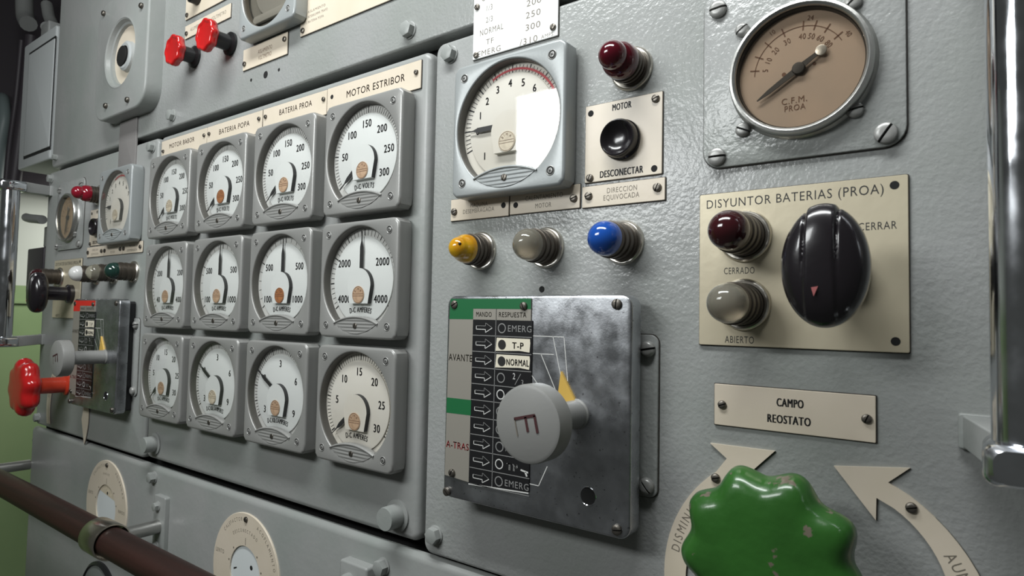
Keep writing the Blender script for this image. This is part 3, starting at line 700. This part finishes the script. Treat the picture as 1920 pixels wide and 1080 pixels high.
    def rl(x0, z0, x1, z1, wd, m): 
        a = math.radians(14); c, q = math.cos(a), math.sin(a)
        k.line(kx + x0 * c - z0 * q, cz_ + x0 * q + z0 * c, kx + x1 * c - z1 * q, cz_ + x1 * q + z1 * c, wd, -82.75, m)
    rl(-8, 4.5, 8, 4.5, 1.8, 0); rl(-7.6, 4.5, -7.6, -6, 0.7, 1); rl(0.6, 4.5, 0.6, -4.5, 1.8, 0); rl(7.4, 4.5, 7.4, -6, 1.8, 0)
    k.obj('letter', ['letter_red', 'ink_g'], kn, label='dark red letter E lying on its side')
    # hole and screws
    k = B(); k.disc(45.5, -54.5, 5.6, -24.12, 0, 28); k.obj('socket_hole', 'void', t)
    k = B(); k.lathe([(6.4, -24), (6.0, -24.5), (5.6, -24.1)], 45.5, -54.5, 28, 0, False); k.obj('hole_rim', 'chrome', t)
    for i, (px, pz) in enumerate(((-76, 72), (65.3, 72.8), (-79.5, -73.3), (67.2, -71.8), (-74, -58), (-8.8, 71.2))):
        s_ = B(); s_.slot_screw(0, 0, 0, 3.5 if i < 4 else 3.0, 2.0, 30 + 53 * i, 0, 1); o = s_.obj('cover_screw', ['screw', 'void'], t); o.location = (px * S, -24.2 * S if i < 4 else -25 * S, pz * S)
    return t
M['letter_red'] = mat('dark_red_letter', (0.06, 0.02, 0.022), 0.5)
telegraph('chrome engine telegraph with green flags and grey E knob', 203, -95, 'green_f', 'engine telegraphs')
telegraph('blurred engine telegraph with red flags and grey knob at the far left', -556, -96, 'red_f', 'engine telegraphs')

# ------------------------------------------------------------------ rheostat handwheels and their arrow plates
def wheel(label, x, z, m, hubm, yb, yf, group, R=44.5, lobes=8, ph=0.0):
    t = thing('handwheel', label, 'handwheel', x, z, 0, group)
    n = 200
    def lobe(sc, y, amp=0.065): return [((R * sc) * (1 + amp * math.cos(lobes * (u := 2 * PI * k / n) - lobes * ph)) * math.cos(u), y, (R * sc) * (1 + amp * math.cos(lobes * u - lobes * ph)) * math.sin(u)) for k in range(n)]
    k = B(); D = yb - yf
    L = [lobe(.30, yb + 3, 0), lobe(.6, yb + 1, .03), lobe(.86, yb - D * .05), lobe(.96, yb - D * .2), lobe(1.0, yb - D * .42), lobe(.985, yb - D * .62), lobe(.93, yb - D * .82), lobe(.84, yb - D * .95), lobe(.74, yb - D, .055), lobe(.5, yb - D * 1.02, .02), lobe(.2, yb - D * 1.03, 0), lobe(.01, yb - D * 1.03, 0)]
    k.loft(L, 0, True, True); k.obj('rim', m, t, ang=70)
    k = B(); k.lathe([(17, 0), (17, -3), (12.5, -5), (12.5, yb - 2)], 0, 0, 36); k.obj('hub', hubm, t)
    return t
wheel('big green scalloped handwheel with chipped paint at the lower right', 366.5, -156.5, 'green', 'green', -26, -52, 'rheostat handwheels', 44.8, 9, math.radians(70))
wheel('red scalloped handwheel at the far left', -722, -153, 'red', 'red_o', -44, -68, 'rheostat handwheels', 42, 8, math.radians(10))

def crescent(cO, rO, cI, rI, a0, a1, n=18):
    out = [(cO[0] + rO * math.cos(math.radians(a0 + (a1 - a0) * k / n)), cO[1] + rO * math.sin(math.radians(a0 + (a1 - a0) * k / n))) for k in range(n + 1)]
    inn = [(cI[0] + rI * math.cos(math.radians(a0 + (a1 - a0) * k / n)), cI[1] + rI * math.sin(math.radians(a0 + (a1 - a0) * k / n))) for k in range(n + 1)]
    return out, inn[::-1]
def arrow_plate(label, P, dx, dz, screw, txt, group):
    cx = sum(p[0] for p in P) / len(P); cz = sum(p[1] for p in P) / len(P)
    t = thing('arrow_plate', label, 'plate', cx + dx, cz + dz, 0, group)
    k = B(); k.prism(poly([(x - cx, z - cz) for x, z in P]), -1.6, 0, 0, 0)
    k.prism(poly([(x - cx + .4, z - cz - .4) for x, z in P]), -.7, 0, 0, 1); k.obj('plate', ['cream', 'edge'], t)
    s_ = B(); s_.slot_screw(0, 0, 0, 2.8, 2, 15, 0, 1); o = s_.obj('screw', ['screw', 'void'], t); o.location = ((screw[0] - cx) * S, -1.6 * S, (screw[1] - cz) * S)
    k = B(); w_, c, r, a, st = txt; k.arc_text(w_, c[0] - cx, c[1] - cz, r, a, st, -1.66, 5.4, 0, .8); k.obj('lettering', 'ink_g', t)
oL, iL = crescent((379.3, -193.5), 86.5, (384, -196), 77, 128, 200)
PL = [(332.7, -116.2), (322.3, -108.2), (360.8, -107.8), (341, -128.5)] + [(p[0], p[1]) for p in iL[::-1] if p[1] < -136] + [p for p in oL[::-1] if p[1] < -122]
oR, iR = crescent((379.3, -193.5), 86.9, (389.7, -176.1), 56.3, 56, -30)
PR = [(418.5, -116.3), (428.5, -107.2), (392.3, -111.6), (412.7, -137.4), (413.0, -125.4)] + [p for p in iR[::-1] if p[0] > 413.6 or p[1] < -180][:-1] + [p for p in oR[::-1] if p[0] > 421]
DL = -1093
for dx, w1, w2, gg in ((0, 'ivory curved arrow plate left of the green handwheel', 'ivory curved arrow plate right of the green handwheel', 'green wheel arrow plates'),
                   (DL, 'blurred ivory curved arrow left of the red handwheel', 'blurred ivory curved arrow plate right of the red handwheel', 'red wheel arrow plates')):
    arrow_plate(w1, PL, dx, 0, (326, -129), ('DISMINUIR', (379, -193), 80, 156, 3.3), gg)
    arrow_plate(w2, PR, dx, 0, (429, -127.5), ('AUMENTAR', (379.3, -193.5), 80, 21.5, 3.5), gg)

# ------------------------------------------------------------------ red knobs, dark gauge and opening box on the upper panels
def valve_knob(label, x, z, group, L=30):
    t = thing('valve_knob', label, 'knob', x, z, 0, group)
    k = B(); k.lathe([(14, 0), (14, -3), (9.5, -5), (9.5, -L + 10), (12, -L + 8)], 0, 0, 28); k.obj('stem', 'black', t)
    n = 96
    def lo(sc, y, amp=.05): return [(19 * sc * (1 + amp * math.cos(8 * (u := 2 * PI * q / n))) * math.cos(u), y, 19 * sc * (1 + amp * math.cos(8 * u)) * math.sin(u)) for q in range(n)]
    k = B(); k.loft([lo(.6, -L + 10, 0), lo(.93, -L + 9), lo(1, -L + 6), lo(1, -L + 2), lo(.95, -L), lo(.86, -L - .4), lo(.78, -L + .8), lo(.7, -L + 1.2), lo(.02, -L + 1.4)], 0, True, True); k.obj('grip', 'red', t, ang=60)
valve_knob('left and lower red scalloped knob on the upper panel', -352, 295, 'red valve knobs')
valve_knob('right red scalloped knob nearer the dark top gauge', -266, 291, 'red valve knobs', 34)

def top_gauge():
    t = thing('insulation_meter', 'square grey meter cut by the top edge of the picture', 'meter', -166, 331)
    case_mesh().obj('case', ['case_b', 'bezel_shade'], t, cache='casecase_b')
    k = B(); k.prism(circ(0, 0, 48.35, 64), -7, -3); k.obj('dial_backing', 'paint_d', t)
    k = B(); k.prism(circ(3, 3, 38, 56), -9, -6.8, .5); k.obj('dial_plate', 'case_b', t)
    k = B(); k.prism(circ(0, 0, 48.4, 64), -15.4, -14.6); k.obj('glass', 'glass_c', t)
    k = B()
    k.prism(rr(-34, 40, -39, -30, 4), -12, -9, 1); k.obj('adjuster_cover', 'case_b', t)
    for ux_, uz_ in ((-42.5, 43), (42, 43), (-42.5, -42.5), (42, -42.5)):
        o = corner_screw(0).obj('corner_screw', ['case', 'void'], t, cache='cscrew'); o.location = (ux_ * S, 0, uz_ * S)
top_gauge()

t = thing('opening_box', 'thick rounded grey box with round opening at the upper left', 'box', -524, 334)
FB = -22.0
def pb(hw, hh, r): return [polar(hw, hh, r, q) for q in TH]
k = B(); L = [lp(pb(83, 89, 30), 0), lp(pb(83, 89, 30), FB + 3)]
for i in range(1, 5):
    q = PI / 2 * i / 4; d = 3 * (1 - math.cos(q)); L.append(lp(pb(83 - d, 89 - d, 30 - d), FB + 3 * (1 - math.sin(q))))
L += [lp(ci(53), FB), lp(ci(50), FB - 1.2), lp(ci(48), FB), lp(ci(46), FB + 5), lp(ci(43), FB + 6), lp(ci(42), FB + 12)]
k.loft(L, 0, True, False); k.obj('housing', 'paint_s', t)
k = B(); k.prism(circ(0, 0, 43, 48), FB + 10, FB + 14); k.obj('inner_plate', 'cream', t)
k = B(); k.lathe([(22, FB + 10), (21, FB + 4), (18, FB + 2), (14, FB + 2.2)], 6, -4, 36, 0, False); k.obj('grey_cup', 'cab', t)
k = B(); k.prism(circ(0, -4, 15, 32), FB + 1, FB + 9, 1); k.obj('hole_dark', 'void', t)  # black body standing for the dark of the centre hole
for ux_, uz_ in ((-62, 74), (64, 50), (-38, -70), (34, -75)):
    k = B(); k.slot_screw(0, 0, 0, 4, 4, 40, 0, 1); o = k.obj('screw', ['screw', 'void'], t); o.location = (ux_ * S, FB * S, uz_ * S)

# ------------------------------------------------------------------ lower panel: legend discs, clamp, wooden rail
def legend_disc(label, x, z, r, rin, kind, group='round legend discs'):
    t = thing('legend_disc', label, 'disc', x, z, 0, group)
    k = B(); k.lathe([(r, 0), (r, -1.4), (r - .5, -1.9), (rin, -1.9), (rin, -.3)], 0, 0, 72, 0, False); k.obj('ring_plate', 'cream', t)
    k = B(); k.disc(0, 0, rin, -.25, 0, 48); k.obj('window', 'trough', t)
    k = B(); k.arc_text('CALEFACTOR', 0, 0, r - 7, 118, 4.2, -1.97, 4, 0, .75); k.arc_text('ACOPLAMIENTO' if kind else 'POLARIDAD', 0, 0, r - 7, 42, 4.6, -1.97, 4, 0, .75); k.arc_text('DESCONECTADO' if kind else 'PARAR', 0, 0, r - 19, 92, 5.4, -1.97, 3.6, 0, .75)
    k.text('LENTO', -r + 14, 14, -1.97, 4.4); k.text('RAPIDO', r - 15, 4, -1.97, 4.4)
    k.line(0, rin + 1, 0, rin + 9, .9, -1.97)
    for a in (-75, -45, 45, 75): p = pol(a, rin + 3); k.disc(p[0], p[1], 1.2, -1.97, 0, 10)
    k.obj('lettering', 'ink_g', t)
    if kind:
        k = B(); k.disc(10.5, 8.5, 2.6, -.4, 0, 20); k.flat([(-24, -1), (-18, 1.5), (-18, 3), (-24, 1)], -.4); k.obj('mark', 'ink', t)
    else:
        k = B(); k.flat([(rin * math.cos(math.radians(q)), rin * math.sin(math.radians(q))) for q in range(25, 141, 5)], -.4); k.obj('brown_segment', 'badge_p', t)
        k = B(); k.disc(1, rin - 12, 2.2, -.5, 0, 16); k.obj('mark', 'ink', t)
    s_ = B(); s_.slot_screw(0, 0, 0, 3.0, 2.2, 60, 0, 1); o = s_.obj('screw', ['screw', 'void'], t); o.location = (0, -1.9 * S, (r - 6.5) * S)
legend_disc('ivory legend disc with white window cut by the bottom edge', -190.5, -317, 65, 29.7, 1)
legend_disc('ivory legend disc behind the wooden rail at lower left', -551, -315.5, 67.3, 33, 0)
t = thing('round_cover', 'dark rimmed round grey cover below the left legend disc', 'cover', -558, -455)
k = B(); k.lathe([(62, 0), (62, -3), (58, -6), (57, -3.5)], 0, 0, 64, 0, False); k.obj('black_rim', 'black', t)
k = B(); k.lathe([(57.5, -3), (55, -4), (0.3, -5)], 0, 0, 64, 0, True); k.obj('cover_plate', 'paint_d', t)
t = thing('clamp_block', 'small grey clamp block cut by the bottom edge near the hex bolt', 'clamp', -2, -278)
k = B(); k.prism(rr(-19, 19, -22, 20, 3), -10, 0, 2); k.obj('block', 'paint_s', t)
k = B(); k.lathe([(7, -10), (7, -15), (6, -17), (.3, -17.4)], -4, 4, 24); k.obj('bolt_head', 'paint_s', t)

t = thing('wooden_rail', 'dark brown wooden handrail with a brass collar at lower left', 'rail', -382, -305, 0)
k = B(); k.tube([(-900, -66, 2), (-300, -66, 1), (0, -66, 0), (600, -66, -2)], 16.8, 28); k.obj('rod', 'wood', t)
k = B(); n = 40
def cyl(xa, xb, r): return [[(xx, -66 + rr_ * math.cos(2 * PI * q / n), rr_ * math.sin(2 * PI * q / n)) for q in range(n)] for xx, rr_ in ((xa, r - 1.5), (xa + .3, r - .3), (xa + 1, r), (xb - 1, r), (xb - .3, r - .3), (xb, r - 1.5))]
k.loft(cyl(-24, 18, 21), 0); k.obj('collar', 'collar_b', t, label='brushed brass collar')
k = B(); k.tube([(0, -50, 0), (0, -2, 0)], 8.5, 20); k.obj('arm', 'steel', t)
k = B(); k.prism(rr(-15, 15, -38, 38, 3), -6, 0, 1.2, 0); k.obj('bracket_plate', 'paint_s', t)
for pz in (25, -25):
    k = B(); k.hexbolt(0, 0, 0, 5.5, 6, .3); o = k.obj('bracket_bolt', 'paint_s', t); o.location = (-3 * S, -6 * S, pz * S)
k = B(); k.tube([(-487, -50, 3), (-487, 0, 3)], 8.5, 18); k.obj('arm', 'steel', t)

# ------------------------------------------------------------------ chrome grab rails
def grab(label, x, group):
    t = thing('grab_rail', label, 'rail', x, 40, 0, group)
    k = B(); k.tube([(0, -60, -124), (0, -60, 124)], 13, 36); k.obj('tube', 'chrome', t)
    for z in (-128, 128):
        sg = 1 if z > 0 else -1
        k = B(); L = []
        for yy, ww in ((-79, 12.5), (-77, 15), (-75, 16), (-45, 16), (-43, 15), (-42, 12)):
            L.append([(p[0], yy, p[1] + z) for p in rr(-ww, ww, -ww * .5, ww * .55, 5)()])
        k.loft(L, 0, True, True); k.obj('elbow', 'chrome', t)
        k = B(); k.loft([[(p[0] * .75 - 16, -3, p[1] + z + 6) for p in rr(-11, 11, -11, 5, 1)()], [(p[0], -46, p[1] + z) for p in rr(-12, 12, -8, 9, 1)()]], 0, True, True)
        k.obj('arm', 'paint_s', t)
        k = B(); k.prism(rr(-26, -5, z - 6, z + 12, 1.5), -4, 0, 1); k.obj('foot', 'paint_s', t)
    return t
grab('vertical chrome grab rail at the right edge of the picture', 475.5, 'chrome grab rails')
grab('vertical chrome grab rail at the far left edge', -824, 'chrome grab rails')

# ------------------------------------------------------------------ beyond the left end of the switchboard
t = thing('wall_cabinet', 'pale grey wall cabinet with a dark door seam at upper left', 'cabinet', -950, 355)
k = B(); k.box(-84, 82, 4, 160, -122, 122, 0, 5); k.obj('body', 'cab', t)
k = B(); k.prism(rr(-48, 82, -100, 96, 2), 2.0, 6, .8); k.obj('door', 'cab', t)
k = B(); k.prism(rr(-53, 84, -105, 101, 2), 3.4, 4.2, 0); k.obj('door_seam', 'void', t)
k = B(); k.box(-20, 20, 10, 60, 122, 150, 0, 3); k.obj('bracket', 'conduit', t)
t = thing('junction_box', 'black box and fittings seen in the gap left of the switchboard', 'box', -1108, 50)
k = B(); k.box(-42, 50, 60, 160, -50, 42, 0, 4); k.obj('body', 'cable', t)
k = B(); k.box(-20, 50, 80, 130, 46, 90, 0, 4); k.obj('upper_fitting', 'paint_d', t)
k = B(); k.tube([(-60, 60, 110), (-20, 55, 104), (35, 60, 98)], 9, 14); k.obj('pipe', 'conduit', t)
k = B(); k.box(-1500, -1420, -200, 900, 260, 900)
tag(put(k.obj('void_filler', 'cable'), 0, 0), 'dark duct added for the void in the top left corner', 'filler')  # dark block added where only a black void shows
G = 'cables at the top left'
def cable(label, P, r, m, name='cable'):
    k = B(); P = [Vector(p) for p in P]; Q = []
    for i in range(len(P) - 1):
        p0, p1, p2, p3 = P[max(i - 1, 0)], P[i], P[i + 1], P[min(i + 2, len(P) - 1)]
        for u in range(6):
            q = u / 6; Q.append(0.5 * ((2 * p1) + (p2 - p0) * q + (2 * p0 - 5 * p1 + 4 * p2 - p3) * q * q + (3 * p1 - p0 - 3 * p2 + p3) * q ** 3))
    Q.append(P[-1]); c = Q[0]
    k.tube([p - c for p in Q], r, 12); o = k.obj(name, m); put(o, c.x, c.z, c.y); return tag(o, label, 'cable' if name == 'cable' else 'pipe', G if name == 'cable' else 'pipes at the top left')
cable('thick black cable running down beside the pale cabinet', [(-1200, 60, 560), (-1205, 58, 440), (-1222, 56, 330), (-1235, 54, 240)], 12, 'cable')
cable('thin black cable left of the thick black cable', [(-1245, 55, 560), (-1260, 55, 430), (-1285, 55, 330), (-1300, 56, 240)], 6, 'cable')
cable('pale conduit curving into the panel at the top left', [(-1150, 70, 620), (-1120, 66, 585), (-1080, 60, 555), (-1040, 40, 530)], 11, 'conduit', 'pipe')
cable('pale pipe bend at the very top left', [(-1290, 66, 700), (-1275, 66, 630), (-1240, 64, 600)], 17, 'conduit', 'pipe')
cable('grey teal pipe loop at the left edge', [(-1420, 70, 470), (-1370, 60, 450), (-1340, 56, 400), (-1350, 54, 330), (-1365, 56, 240)], 12, 'teal', 'pipe')
